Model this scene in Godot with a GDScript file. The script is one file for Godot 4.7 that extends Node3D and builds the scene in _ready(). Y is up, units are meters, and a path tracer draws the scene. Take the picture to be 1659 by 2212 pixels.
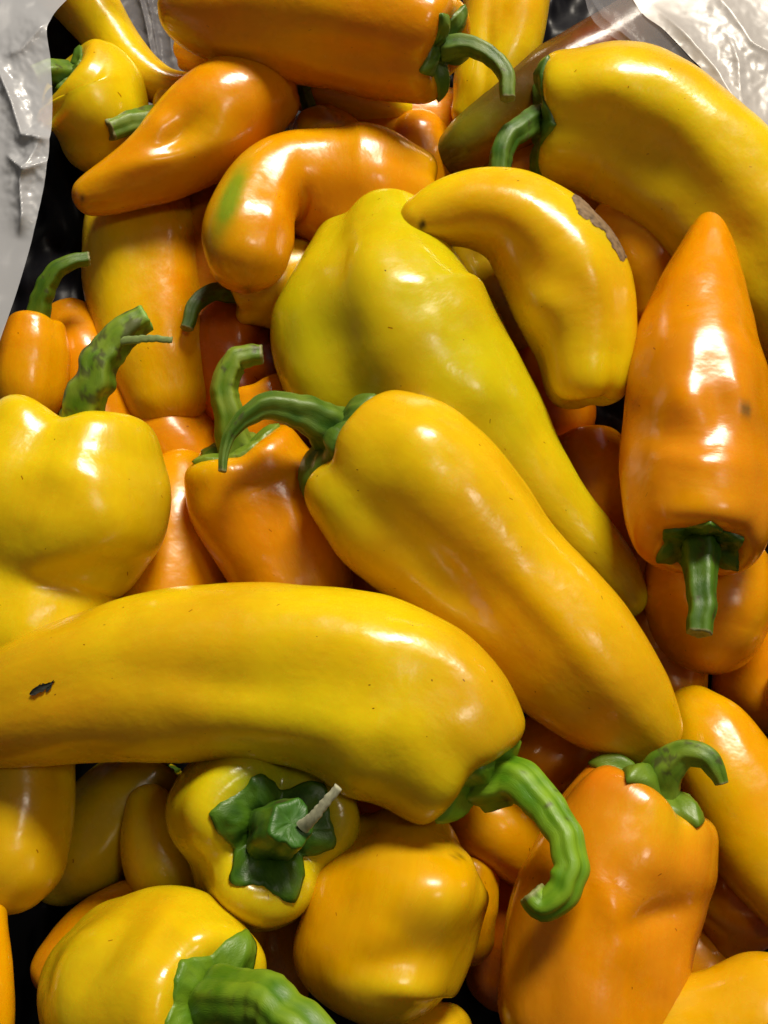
extends Node3D
# A heap of yellow and orange sweet peppers in a black crate lined with plastic bags.
# Lengths of the heap are in centimetres in a frame that lies along the heap (x along the crate,
# y up its slope, z out of the heap); FRAME turns them into the y-up world in metres.

const DIST := 27.0            # camera to the middle of the heap, cm
const UNIT := 85.0            # drawing units per cm in the middle of the heap
const SLOPE := 0.34           # how fast the heap falls away towards the back of the crate
const PITCH := -58.0
var FRAME: Transform3D
var noise_a := FastNoiseLite.new()
var noise_b := FastNoiseLite.new()
var noise_c := FastNoiseLite.new()
var rng := RandomNumberGenerator.new()
var used := {}
var skin_mats := {}
var M := {}
var K := {}                   # the peppers that carry something

# real colours, linear
const YEL := Color(0.76, 0.56, 0.007)
const LIME := Color(0.60, 0.515, 0.005)
const GOLD := Color(0.74, 0.43, 0.004)
const AMB := Color(0.73, 0.335, 0.003)
const ORA := Color(0.72, 0.265, 0.002)
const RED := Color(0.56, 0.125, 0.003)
const GRN := Color(0.218, 0.286, 0.0084)
const BRN := Color(0.10, 0.050, 0.018)

func _ready():
	FRAME = Transform3D(Basis(Vector3.RIGHT, deg_to_rad(PITCH)), Vector3(0, 0.13, 0))
	var cam := Camera3D.new()
	cam.name = "camera"
	cam.fov = 2.0 * rad_to_deg(atan(2212.0 / 2.0 / UNIT / DIST))
	cam.near = 0.02
	cam.far = 30.0
	add_child(cam)
	cam.transform = Transform3D(FRAME.basis, FRAME * Vector3(0, 0, DIST * 0.01))
	cam.current = true
	var env := Environment.new()
	env.background_mode = Environment.BG_COLOR
	env.background_color = Color(0.25, 0.235, 0.21)
	env.background_energy_multiplier = 1.0
	env.tonemap_mode = Environment.TONE_MAPPER_LINEAR
	env.tonemap_exposure = 1.04
	env.sdfgi_enabled = true
	env.ssao_enabled = true
	env.ssil_enabled = true
	var we := WorldEnvironment.new()
	we.name = "environment"
	we.environment = env
	add_child(we)
	# two ceiling lamps of the shop, over the crate
	lamp("ceiling_lamp", "white ceiling lamp hanging above and beyond the crate", Vector3(0.42, 1.58, -0.85), 0.62, 0.4, 5.3)
	lamp("ceiling_lamp", "smaller white ceiling lamp hanging over the aisle", Vector3(0.9, 1.9, 0.45), 0.4, 0.3, 0.5)
	setup()
	setting()
	peppers_top()
	peppers_middle()
	peppers_bottom()
	peppers_deep()
	crate()
	bags()
	debris()

# ------------------------------------------------------------------ helpers
func at(px: float, py: float, z: float) -> Vector3:      # a place in the heap, cm, z above its slope
	var d := z - SLOPE * (1106.0 - py) / UNIT
	var k := (DIST - d) / DIST
	return Vector3((px - 829.5) / UNIT * k, (1106.0 - py) / UNIT * k, d)

func size_at(p: Vector3, r: float) -> float:
	return r / UNIT * (DIST - p.z) / DIST

func numbered(called: String) -> String:
	var n: int = used.get(called, -1) + 1
	used[called] = n
	return called if n == 0 else "%s_%03d" % [called, n]

func tag(o: Node, label: String, category: String, group := ""):
	o.set_meta("label", label)
	o.set_meta("category", category)
	if group:
		o.set_meta("group", group)

func setup():
	rng.seed = 71
	noise_a.noise_type = FastNoiseLite.TYPE_SIMPLEX_SMOOTH
	noise_a.seed = 5
	noise_a.frequency = 0.30
	noise_a.fractal_octaves = 2
	noise_b.noise_type = FastNoiseLite.TYPE_SIMPLEX_SMOOTH
	noise_b.seed = 9
	noise_b.frequency = 1.5
	noise_b.fractal_octaves = 2
	noise_c.noise_type = FastNoiseLite.TYPE_SIMPLEX_SMOOTH
	noise_c.seed = 23
	noise_c.frequency = 6.0
	noise_c.fractal_octaves = 3
	var speck := Image.create(1024, 1024, false, Image.FORMAT_RGB8)
	speck.fill(Color(1, 1, 1))
	var n := FastNoiseLite.new()
	n.seed = 3
	n.frequency = 0.012
	n.fractal_octaves = 4
	var im := n.get_seamless_image(512, 512)
	for y in 1024:
		for x in 1024:
			var v: float = im.get_pixel(x / 2, y / 2).r
			var w: float = im.get_pixel((x * 2) % 512, (y / 6) % 512).r
			var s := 0.94 + 0.035 * v + 0.025 * w
			speck.set_pixel(x, y, Color(s, s * 0.995, s))
	for i in 20:                       # small brown flecks and scratches of the skin
		var x := rng.randi_range(8, 1010)
		var y := rng.randi_range(8, 1010)
		var a := rng.randf() * TAU
		var ln := rng.randi_range(1, 9) if i % 3 == 0 else rng.randi_range(1, 3)
		var w := rng.randf_range(1.2, 2.2)
		var c := Color(0.42, 0.27, 0.16).lerp(Color(0.78, 0.62, 0.4), rng.randf())
		for k in ln:
			var cx := x + cos(a) * k * 1.6
			var cy := y + sin(a) * k * 1.6
			for dy in range(-3, 4):
				for dx in range(-3, 4):
					var d := Vector2(dx, dy).length()
					if d <= w:
						speck.set_pixel(posmod(int(cx + dx), 1024), posmod(int(cy + dy), 1024), c)
	M.speck = ImageTexture.create_from_image(speck)
	var hn := FastNoiseLite.new()
	hn.seed = 12
	hn.frequency = 0.035
	hn.fractal_octaves = 3
	M.peel = ImageTexture.create_from_image(hn.get_seamless_image(512, 512))
	var gn := FastNoiseLite.new()
	gn.seed = 31
	gn.frequency = 0.05
	gn.fractal_octaves = 4
	M.rough = ImageTexture.create_from_image(gn.get_seamless_image(512, 512))
	var dn := FastNoiseLite.new()
	dn.seed = 17
	dn.frequency = 0.02
	dn.fractal_octaves = 5
	var dim := dn.get_seamless_image(512, 512)
	var dull := Image.create(512, 512, false, Image.FORMAT_RGB8)
	for y in 512:
		for x in 512:
			var v: float = dim.get_pixel(x, y).r
			var q := 0.70 + 0.30 * smoothstep(0.25, 0.8, v)
			dull.set_pixel(x, y, Color(q, q, q))
	M.dull = ImageTexture.create_from_image(dull)
	var s := StandardMaterial3D.new()
	s.resource_name = "pepper_skin"
	s.vertex_color_use_as_albedo = true
	s.albedo_texture = M.speck
	s.roughness = 0.29
	s.roughness_texture = M.dull
	s.subsurf_scatter_enabled = true
	s.subsurf_scatter_strength = 0.22
	s.metallic_specular = 0.5
	s.heightmap_enabled = true
	s.heightmap_texture = M.peel
	s.heightmap_scale = 0.005
	M.skin = s
	var g := StandardMaterial3D.new()
	g.resource_name = "green_stalk"
	g.vertex_color_use_as_albedo = true
	g.roughness = 0.42
	g.metallic_specular = 0.5
	g.heightmap_enabled = true
	g.heightmap_texture = M.rough
	g.heightmap_scale = 0.004
	M.stalk = g
	var b := StandardMaterial3D.new()
	b.resource_name = "clear_film"
	b.albedo_color = Color(0.90, 0.91, 0.94, 0.45)
	b.transparency = BaseMaterial3D.TRANSPARENCY_ALPHA
	b.roughness = 0.34
	b.metallic_specular = 0.6
	b.clearcoat_enabled = true
	b.clearcoat = 0.45
	b.clearcoat_roughness = 0.09
	b.cull_mode = BaseMaterial3D.CULL_DISABLED
	M.film = b
	var b2: StandardMaterial3D = b.duplicate()
	b2.resource_name = "clear_film_single"
	b2.clearcoat = 0.12
	b2.metallic_specular = 0.3
	b2.albedo_color = Color(0.78, 0.77, 0.80, 0.20)
	M.film_thin = b2
	var b3: StandardMaterial3D = b.duplicate()
	b3.resource_name = "clear_film_double"
	b3.albedo_color = Color(0.88, 0.86, 0.85, 0.52)
	b3.roughness = 0.36
	b3.clearcoat = 0.25
	b3.clearcoat_roughness = 0.2
	M.film_double = b3
	var k := StandardMaterial3D.new()
	k.resource_name = "black_plastic"
	k.albedo_color = Color(0.055, 0.055, 0.065)
	k.roughness = 0.35
	k.cull_mode = BaseMaterial3D.CULL_DISABLED
	M.black = k
	var ln: StandardMaterial3D = k.duplicate()
	ln.resource_name = "black_film"
	ln.albedo_color = Color(0.07, 0.07, 0.09)
	ln.roughness = 0.42
	ln.metallic_specular = 0.3
	M.liner = ln
	var f := StandardMaterial3D.new()
	f.resource_name = "vertex_coloured_matt"
	f.vertex_color_use_as_albedo = true
	f.roughness = 0.7
	f.cull_mode = BaseMaterial3D.CULL_DISABLED
	M.matt = f

func lamp(called: String, label: String, where: Vector3, w: float, d: float, energy: float):
	var root := Node3D.new()
	root.name = numbered(called)
	add_child(root)
	root.position = where
	tag(root, label, "lamp", "ceiling lamps of the shop")
	var house := MeshInstance3D.new()
	house.name = "housing"
	var bm := BoxMesh.new()
	bm.size = Vector3(w + 0.04, 0.06, d + 0.04)
	house.mesh = bm
	var hm := StandardMaterial3D.new()
	hm.albedo_color = Color(0.85, 0.85, 0.85)
	house.material_override = hm
	house.position.y = 0.04
	root.add_child(house)
	var dif := MeshInstance3D.new()
	dif.name = "diffuser"
	var dm := BoxMesh.new()
	dm.size = Vector3(w, 0.01, d)
	dif.mesh = dm
	var em := StandardMaterial3D.new()
	em.albedo_color = Color(0.9, 0.9, 0.9)
	em.emission_enabled = true
	em.emission = Color(1.0, 0.96, 0.9)
	em.emission_energy_multiplier = 0.6
	dif.material_override = em
	dif.position.y = 0.004
	root.add_child(dif)
	var l := AreaLight3D.new()
	l.name = "lamp_light"
	l.area_size = Vector2(w, d)
	l.light_color = Color(1.0, 0.955, 0.88)
	l.light_energy = energy
	l.set("area_range", 8.0)
	l.shadow_enabled = true
	l.rotation_degrees = Vector3(-90, 0, 0)
	l.position.y = -0.006
	root.add_child(l)

# a grid of points (rows of equal length) as an indexed smooth mesh; the points are cm in the heap's frame
func grid_mesh(P: PackedVector3Array, C: PackedColorArray, U: PackedVector2Array, cols: int, origin: Vector3, N := PackedVector3Array()) -> ArrayMesh:
	var rows := P.size() / cols
	if N.is_empty():
		N = grid_normals(P, cols, false)
	var V := PackedVector3Array()
	V.resize(P.size())
	var NN := PackedVector3Array()
	NN.resize(P.size())
	for i in P.size():
		V[i] = FRAME * (P[i] * 0.01) - origin
		NN[i] = FRAME.basis * N[i]
	var I := PackedInt32Array()
	I.resize((rows - 1) * (cols - 1) * 6)
	var q := 0
	for r in rows - 1:
		for c in cols - 1:
			var a := r * cols + c
			I[q] = a
			I[q + 1] = a + cols
			I[q + 2] = a + 1
			I[q + 3] = a + 1
			I[q + 4] = a + cols
			I[q + 5] = a + cols + 1
			q += 6
	var arr := []
	arr.resize(Mesh.ARRAY_MAX)
	arr[Mesh.ARRAY_VERTEX] = V
	arr[Mesh.ARRAY_NORMAL] = NN
	if C.size():
		arr[Mesh.ARRAY_COLOR] = C
	if U.size():
		arr[Mesh.ARRAY_TEX_UV] = U
	arr[Mesh.ARRAY_INDEX] = I
	var m := ArrayMesh.new()
	m.add_surface_from_arrays(Mesh.PRIMITIVE_TRIANGLES, arr)
	return m

# normals by differences along the grid; wrap: the last column repeats the first
func grid_normals(P: PackedVector3Array, cols: int, wrap: bool) -> PackedVector3Array:
	var rows := P.size() / cols
	var N := PackedVector3Array()
	N.resize(P.size())
	for r in rows:
		var r0 := maxi(r - 1, 0) * cols
		var r1 := mini(r + 1, rows - 1) * cols
		for c in cols:
			var c0 := c - 1
			var c1 := c + 1
			if wrap:
				c0 = cols - 2 if c == 0 else c - 1
				c1 = 1 if c == cols - 1 else c + 1
			else:
				c0 = maxi(c0, 0)
				c1 = mini(c1, cols - 1)
			N[r * cols + c] = (P[r * cols + c1] - P[r * cols + c0]).cross(P[r1 + c] - P[r0 + c]).normalized()
	if wrap:
		for r in [0, rows - 1]:
			var s := Vector3.ZERO
			var rr: int = 1 if r == 0 else rows - 2
			for c in cols - 1:
				s += N[rr * cols + c]
			s = s.normalized()
			for c in cols:
				if N[r * cols + c].length() < 0.5 or (P[r * cols] - P[r * cols + cols / 2]).length() < 0.0001:
					N[r * cols + c] = s
	return N

func crom(a: float, b: float, c: float, d: float, t: float) -> float:
	return 0.5 * (2.0 * b + (c - a) * t + (2.0 * a - 5.0 * b + 4.0 * c - d) * t * t + (3.0 * b - a - 3.0 * c + d) * t * t * t)

# stations [x, y, z, r] -> evenly spaced {p, r} along the curve
func along(st: Array, n: int, smooth := 0) -> Array:
	var K := []
	for s in st:
		var p := at(s[0], s[1], s[2])
		K.append([p, size_at(p, s[3])])
	var fine := []
	for i in K.size() - 1:
		var a = K[maxi(i - 1, 0)]
		var b = K[i]
		var c = K[i + 1]
		var d = K[mini(i + 2, K.size() - 1)]
		var pa: Vector3 = a[0] if i > 0 else 2.0 * b[0] - c[0]
		var pd: Vector3 = d[0] if i + 2 < K.size() else 2.0 * c[0] - b[0]
		for k in 12:
			var t := k / 12.0
			var p := Vector3(crom(pa.x, b[0].x, c[0].x, pd.x, t), crom(pa.y, b[0].y, c[0].y, pd.y, t), crom(pa.z, b[0].z, c[0].z, pd.z, t))
			fine.append([p, maxf(crom(a[1], b[1], c[1], d[1], t), 0.02)])
	fine.append(K[-1])
	var total := 0.0
	var lens := [0.0]
	for i in range(1, fine.size()):
		total += (fine[i][0] - fine[i - 1][0]).length()
		lens.append(total)
	var out := []
	var j := 0
	for k in n:
		var want := total * k / (n - 1.0)
		while j < fine.size() - 2 and lens[j + 1] < want:
			j += 1
		var f: float = clampf((want - lens[j]) / maxf(lens[j + 1] - lens[j], 1e-6), 0, 1)
		out.append([(fine[j][0] as Vector3).lerp(fine[j + 1][0], f), lerpf(fine[j][1], fine[j + 1][1], f)])
	for pass_no in (90 if smooth else 0):    # no kinks in the centre line
		var B := out.duplicate(true)
		for k in range(1, n - 1):
			var a: Vector3 = B[k - 1][0]
			var b: Vector3 = B[k][0]
			var c: Vector3 = B[k + 1][0]
			var m := (a + c) * 0.5
			if pass_no < 14:
				out[k][0] = b.lerp(m, 0.5)
				out[k][1] = lerpf(B[k][1], (B[k - 1][1] + B[k + 1][1]) * 0.5, 0.5)
			else:
				out[k][0].z = lerpf(b.z, m.z, 0.5)
	for k in n:                              # tangents
		var t: Vector3 = (out[mini(k + 1, n - 1)][0] - out[maxi(k - 1, 0)][0]).normalized()
		out[k].append(t)
	var e1: Vector3 = Vector3.BACK - out[0][2] * Vector3.BACK.dot(out[0][2])
	if absf(out[0][2].z) > 0.8:
		e1 = Vector3.RIGHT - out[0][2] * Vector3.RIGHT.dot(out[0][2])
	e1 = e1.normalized()
	for k in n:
		var t: Vector3 = out[k][2]
		e1 = (e1 - t * e1.dot(t)).normalized()
		out[k].append(e1)
		out[k].append(t.cross(e1))
	out.append(total)
	return out

func spot(p: Vector3, n: Vector3, d: Array) -> float:    # how strongly a mark [x, y, rx, ry, turn] covers a point of the skin
	var k := DIST / (DIST - p.z)
	var x: float = p.x * k * UNIT + 829.5 - d[0]
	var y: float = 1106.0 - p.y * k * UNIT - d[1]
	if absf(x) > 900:
		return 0.0
	var a := deg_to_rad(d[4])
	var u: float = (x * cos(a) + y * sin(a)) / d[2]
	var v: float = (-x * sin(a) + y * cos(a)) / d[3]
	var q := u * u + v * v
	if q > 6.0:
		return 0.0
	return exp(-q) * smoothstep(-0.25, 0.3, n.z)

# One pepper. o: st stations from the stem end to the tip, col / col2 skin colours, gr groove angles, deep groove depth,
# cap [inner, height, dip], marks colour patches, dents, stem stations, cal [rim, sepals, spike], flat depth ratio
func pepper(called: String, label: String, o: Dictionary) -> Dictionary:
	var NT := 80
	var NC := 18
	var NB: int = o.get("nb", 76)
	var NE := 9
	var cols := NT + 1
	var path := along(o.st, NB, 4)
	var cap: Array = o.get("cap", [0.25, 0.34, 0.16])
	var deep: float = o.get("deep", 0.16)
	var gr: Array = o.get("gr", [60.0, 180.0, 300.0])
	var flat: float = o.get("flat", 1.0)
	var lump: float = o.get("lump", 0.045)
	var tipg: float = o.get("tip_groove", 0.05)
	var col: Color = o.get("col", YEL)
	var col2: Color = o.get("col2", col)
	var groove := PackedFloat32Array()
	for c in cols:
		var th := 360.0 * c / NT
		var g := 0.0
		for i in gr.size():
			var d: float = absf(wrapf(th - gr[i], -180.0, 180.0)) / 24.0
			g = maxf(g, 1.0 / (1.0 + d * d * (1.0 + 0.35 * d)))
		groove.append(g)
	var P := PackedVector3Array()
	var rho := []
	var R0: float = path[0][1] * (1.0 + 0.22 * deep)
	var T0: Vector3 = path[0][2]
	var rows_t := []
	for i in NC:                               # the shoulder round the stem
		var s := i / float(NC)
		var ro := 0.0
		var h := 0.0
		var q: float = cap[0]
		if s < 0.2:
			ro = q * s / 0.2
			h = -cap[2]
		else:
			var u := (s - 0.2) / 0.8
			ro = q + (1.0 - q) * (0.5 * sin(PI * 0.5 * u) + 0.25 - 0.25 * cos(PI * u))
			h = cap[1] * 0.9 * sin(PI * u) - cap[2] * pow(1.0 - u, 2.0)
		rho.append(ro)
		for c in cols:
			var a := TAU * (c % NT) / NT
			var g := groove[c] * smoothstep(0.05, 0.5, ro)
			var rr := R0 * ro * (1.0 - g * deep)
			var hh := R0 * (h - g * deep * 1.1 * smoothstep(0.2, 0.7, ro) * (1.0 - 0.3 * ro))
			P.append(path[0][0] + (path[0][3] * cos(a) * flat + path[0][4] * sin(a)) * rr - T0 * hh)
		rows_t.append(0.0)
	for i in NB:
		var s: Array = path[i]
		var t := i / (NB - 1.0)
		var gd := deep * (0.58 + 0.42 * exp(-t * 3.2)) * (1.0 - 0.5 * smoothstep(0.75, 1.0, t)) + tipg * smoothstep(0.8, 1.0, t)
		for c in cols:
			var a := TAU * (c % NT) / NT
			var rr: float = s[1] * (1.0 + 0.22 * deep) * (1.0 - groove[c] * gd)
			P.append(s[0] + (s[3] * cos(a) * flat + s[4] * sin(a)) * rr)
		rows_t.append(t)
	var E: Array = path[NB - 1]
	var fall: float = clampf((path[NB - 5][1] - E[1]) / maxf((path[NB - 5][0] - E[0]).length(), 0.001), 0.0, 1.6)
	var phi := atan(fall)
	var ball: float = E[1] / cos(phi)
	for i in NE:
		var b := lerpf(phi, PI * 0.5, (i + 1.0) / NE)
		var gd := deep * 0.18 + tipg
		for c in cols:
			var a := TAU * (c % NT) / NT
			var rr: float = ball * (1.0 + 0.22 * deep) * cos(b) * (1.0 - groove[c] * gd)
			P.append(E[0] + (E[3] * cos(a) * flat + E[4] * sin(a)) * rr + E[2] * ball * (sin(b) - sin(phi)) * 0.9)
		rows_t.append(1.0 + (i + 1.0) / NE)
	var rows := P.size() / cols
	for pass_no in 10:                         # the shoulder runs smoothly into the sides
		var Q := P.duplicate()
		for r in range(3, rows - 3):
			var w := 0.5 * smoothstep(11.0, 5.0, absf(r - NC)) if pass_no > 2 else 0.3
			if w <= 0.0:
				continue
			for c in cols:
				var i := r * cols + c
				Q[i] = P[i].lerp((P[i - cols] + P[i + cols]) * 0.5, w)
		P = Q
	var N := grid_normals(P, cols, true)
	var dents: Array = o.get("dents", [])
	var off := Vector3(o.st[0][0], o.st[0][1], 0) * 0.013
	for r in rows:
		var R: float = R0 if r < NC else path[mini(r - NC, NB - 1)][1]
		var w := smoothstep(0.0, 0.5, rho[r]) if r < NC else 1.0
		for c in cols:
			var i := r * cols + (c % NT)
			var p := P[i]
			if c == NT:
				P[r * cols + NT] = P[r * cols]
				continue
			var q := p + off
			var m := lump * R * noise_a.get_noise_3d(q.x, q.y, q.z) * 1.6 + 0.008 * noise_b.get_noise_3d(q.x * 0.6, q.y * 0.6, q.z * 0.6) + 0.0022 * noise_c.get_noise_3d(q.x * 0.35, q.y * 0.35, q.z * 0.35)
			m *= w
			for d in dents:
				m += d[5] * spot(p, N[i], d)
			P[i] = p + N[i] * m
	N = grid_normals(P, cols, true)
	# colour and texture coordinates
	var C := PackedColorArray()
	C.resize(P.size())
	var U := PackedVector2Array()
	U.resize(P.size())
	var marks: Array = o.get("marks", [])
	var turns := maxf(1.0, roundf(TAU * path[NB / 2][1] / 7.0))
	var shift := rng.randf() * 7.0
	var total: float = path[NB]
	for r in rows:
		var v: float = (rho[r] * R0 * 1.0 - R0) / 7.0 if r < NC else (total * minf(rows_t[r], 1.0) + (maxf(rows_t[r] - 1.0, 0.0)) * E[1]) / 7.0
		for c in cols:
			var i := r * cols + c
			var p := P[i]
			var q := p + off * 1.7
			var f := smoothstep(-0.45, 0.45, noise_a.get_noise_3d(q.x * 0.75, q.y * 0.75, q.z * 0.75) + 0.15 * noise_b.get_noise_3d(q.x, q.y, q.z))
			var k := col.lerp(col2, f)
			for d in marks:
				k = k.lerp(d[5], clampf(d[6] * spot(p, N[i], d) * (1.0 + 0.25 * noise_b.get_noise_3d(q.x, q.y, q.z)), 0, 1))
			if rows_t[r] > 1.8:
				k = k.lerp(BRN, smoothstep(1.8, 2.0, rows_t[r]) * o.get("scar", 0.5))
			k = k.lerp(k * Color(0.93, 0.84, 0.8), 0.28 * smoothstep(0.05, 0.6, noise_b.get_noise_3d(q.x * 0.9 + 9.0, q.y * 0.9, q.z * 0.9)))
			C[i] = k
			U[i] = Vector2(turns * c / NT + shift, v + shift * 0.37)
	# the thing and its parts
	var low := P[0]
	for p in P:
		if (FRAME.basis * p).y < (FRAME.basis * low).y:
			low = p
	var mid: Vector3 = path[NB / 2][0]
	var wm := FRAME * (mid * 0.01)
	var origin := Vector3(wm.x, (FRAME * (low * 0.01)).y, wm.z)
	var root := Node3D.new()
	root.name = numbered(called)
	add_child(root)
	root.position = origin
	tag(root, label, "pepper", "sweet peppers heaped in the crate")
	var body := MeshInstance3D.new()
	body.name = "body"
	body.mesh = grid_mesh(P, C, U, cols, origin, N)
	body.material_override = o.get("mat", M.skin)
	root.add_child(body, true)
	var info := {"P": P, "N": N, "cols": cols, "NC": NC, "root": root, "origin": origin, "path": path, "R0": R0}
	if o.has("cal"):
		calyx(info, o)
	if o.has("stem"):
		stem(info, o)
	return info

func calyx(info: Dictionary, o: Dictionary):
	var cal: Array = o.cal
	var n: int = cal[1]
	var P: PackedVector3Array = info.P
	var N: PackedVector3Array = info.N
	var cols: int = info.cols
	var NC: int = info.NC
	var R0: float = info.R0
	var T0: Vector3 = info.path[0][2]
	var K := 14
	var NT := 120
	var amp := []
	for i in n:
		amp.append(rng.randf_range(0.55, 1.25))
	var turn := rng.randf()
	var Q := PackedVector3Array()
	var C := PackedColorArray()
	var U := PackedVector2Array()
	var base: Color = o.get("green", Color(0.045, 0.155, 0.012))
	var dry: Color = o.get("green2", Color(0.12, 0.26, 0.03))
	var c0 := P[0]
	var rs := size_at(c0, o.stem[1][3]) if o.has("stem") else R0 * 0.2
	for r in K + 2:
		var f: float = minf(r / float(K), 1.0)
		for c in NT + 1:
			var th := (c % NT) / float(NT)
			var sect := fposmod(th + turn, 1.0) * n
			var near := absf(sect - roundf(sect)) * 2.0
			var a: float = amp[int(roundf(sect)) % n]
			var spike: float = pow(1.0 - near, 1.45) * a
			var jag := 0.05 * noise_b.get_noise_2d(cos(th * TAU) * 2.0 + o.st[0][0], sin(th * TAU) * 2.0)
			var rim: float = cal[0] * (0.80 + cal[2] * spike + jag)
			var g := clampf(f * rim, 0.0, 1.9) * NC
			var gi := int(g)
			var gf := g - gi
			var cf := th * (cols - 1)
			var ci := int(cf)
			var cg := cf - ci
			var cn := (ci + 1) % (cols - 1)
			var p := (P[gi * cols + ci].lerp(P[gi * cols + cn], cg)).lerp(P[(gi + 1) * cols + ci].lerp(P[(gi + 1) * cols + cn], cg), gf)
			var nn := N[gi * cols + ci].lerp(N[(gi + 1) * cols + ci], gf).normalized()
			var away := (p - c0).length()
			var ridge := 0.5 + 0.5 * cos(TAU * sect)
			var hgt := 0.04 + 0.035 * sin(PI * f) + 0.045 * ridge * smoothstep(0.25, 0.7, f) * (1.0 - f * 0.5) + 0.038 * noise_b.get_noise_3d(p.x * 1.6, p.y * 1.6, p.z * 1.6) + 0.02 * noise_c.get_noise_3d(p.x, p.y, p.z)
			hgt += 0.03 * f * f * spike * cal[2] * 2.0
			var tall: float = o.get("cone", 0.30) * R0
			var cone: float = tall * pow(1.0 - f, o.get("collar", 1.4))
			cone += 0.05 * sin(clampf((away - rs) / (rs * 0.9), 0, 1) * PI)
			if r == K + 1:
				hgt = -0.05
				cone = 0.0
			var up := (-T0 * 0.7 + nn * 0.3).normalized()
			Q.append(p + nn * hgt + up * cone)
			var mixf := clampf(0.35 + 0.6 * noise_b.get_noise_3d(p.x * 1.3, p.y * 1.3, p.z) + 0.35 * (f - 0.5), 0, 1)
			C.append(base.lerp(dry, mixf) * Color(1.12, 0.86, 0.5))
			U.append(Vector2(th * 5.0, f * 1.3))
	var m := MeshInstance3D.new()
	m.name = "calyx"
	m.mesh = grid_mesh(Q, C, U, NT + 1, info.origin, grid_normals(Q, NT + 1, true))
	m.material_override = M.stalk
	info.root.add_child(m, true)

func stem(info: Dictionary, o: Dictionary):
	var st: Array = o.stem.duplicate(true)
	var m := MeshInstance3D.new()
	m.name = "stem"
	m.mesh = tube(st, (info.P[0] - info.path[0][2] * info.R0 * (o.get("cone", 0.30) * 0.7 if o.has("cal") else 0.0)) if not o.get("free_stem", false) else null, info.origin, o.get("green", Color(0.045, 0.155, 0.012)), o.get("green2", Color(0.12, 0.26, 0.03)), o.get("cut", Color(0.24, 0.22, 0.10)), o.get("dirt", 0.15), 0.13)
	m.material_override = M.stalk
	info.root.add_child(m, true)

func tube(st: Array, start, origin: Vector3, base: Color, pale: Color, cut: Color, dirt: float, ridge: float) -> ArrayMesh:
	var NT := 40
	var NB := 60
	var path := along(st, NB)
	if start != null:                          # rooted in the middle of the shoulder
		var d: Vector3 = start - path[0][0]
		for i in NB:
			var w := pow(1.0 - i / (NB - 1.0), 3.0)
			path[i][0] += d * w
		for i in NB:
			path[i][2] = (path[mini(i + 1, NB - 1)][0] - path[maxi(i - 1, 0)][0]).normalized()
		var e1: Vector3 = path[0][3]
		for i in NB:
			e1 = (e1 - path[i][2] * e1.dot(path[i][2])).normalized()
			path[i][3] = e1
			path[i][4] = path[i][2].cross(e1)
	for i in NB:
		var q: Vector3 = path[i][0]
		path[i][0] = q + Vector3(noise_b.get_noise_3d(q.x, q.y, 5.0), noise_b.get_noise_3d(q.x, q.y, 15.0), 0) * 0.22 * path[i][1] * smoothstep(0.0, 0.2, i / (NB - 1.0))
	var P := PackedVector3Array()
	var C := PackedColorArray()
	var U := PackedVector2Array()
	var seed_turn := rng.randf() * TAU
	for i in NB + 6:
		var s: Array = path[mini(i, NB - 1)]
		var t := minf(i / (NB - 1.0), 1.0)
		var k := 1.0
		var push := 0.0
		if i >= NB:                            # the cut end: a rounded rim, then a slightly hollow face
			var e := i - NB
			k = [0.97, 0.88, 0.7, 0.45, 0.2, 0.0][e]
			push = [0.10, 0.16, 0.17, 0.12, 0.08, 0.07][e]
		for c in NT + 1:
			var a := TAU * (c % NT) / NT
			var wob := 1.0 + ridge * (0.6 * cos(5.0 * a + seed_turn + t * 1.2) + 0.4 * cos(3.0 * a - seed_turn + t * 2.0))
			var q: Vector3 = s[0] + (s[3] * cos(a) + s[4] * sin(a)) * s[1] * k * wob
			q += (s[3] * cos(a) + s[4] * sin(a)) * s[1] * (0.06 * noise_b.get_noise_3d(q.x * 0.8, q.y * 0.8, q.z * 0.8) + 0.02 * cos(11.0 * a + seed_turn * 2.0)) * k
			q += s[2] * (push + (0.10 * noise_c.get_noise_3d(q.x, q.y, q.z) if i >= NB else 0.0)) * s[1]
			P.append(q)
			var f := clampf(0.4 + 0.9 * noise_b.get_noise_3d(q.x * 0.9, q.y * 0.9, q.z * 0.9) + 0.22 * cos(5.0 * a + seed_turn + t * 1.2) + 0.25 * t + 0.35 * noise_b.get_noise_3d(cos(a) * 4.0 + seed_turn, sin(a) * 4.0, t * 1.2), 0, 1)
			var kcol := base.lerp(pale, f) * Color(1.12, 0.86, 0.5)
			var dn := smoothstep(0.62 - dirt, 0.80 - dirt, noise_b.get_noise_3d(q.x * 1.4 + 40.0, q.y * 1.4, q.z * 1.4) * 0.7 + 0.35 * noise_c.get_noise_3d(q.x, q.y, q.z) + 0.25)
			kcol = kcol.lerp(Color(0.05, 0.045, 0.018), dn * 0.75)
			if i >= NB - 1:
				kcol = kcol.lerp(cut, 0.75)
			C.append(kcol)
			U.append(Vector2(c / float(NT) * 5.0, t * 0.9))
	return grid_mesh(P, C, U, NT + 1, origin, grid_normals(P, NT + 1, true))

# ------------------------------------------------------------------ the setting
func setting():
	var g := MeshInstance3D.new()
	g.name = "display_surface"
	var b := BoxMesh.new()
	b.size = Vector3(1.2, 0.02, 1.2)
	g.mesh = b
	g.material_override = M.black
	g.position = Vector3(0, -0.06, 0)
	g.set_meta("kind", "structure")
	tag(g, "black shelf that the crate of peppers stands on", "shelf")
	add_child(g)

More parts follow.
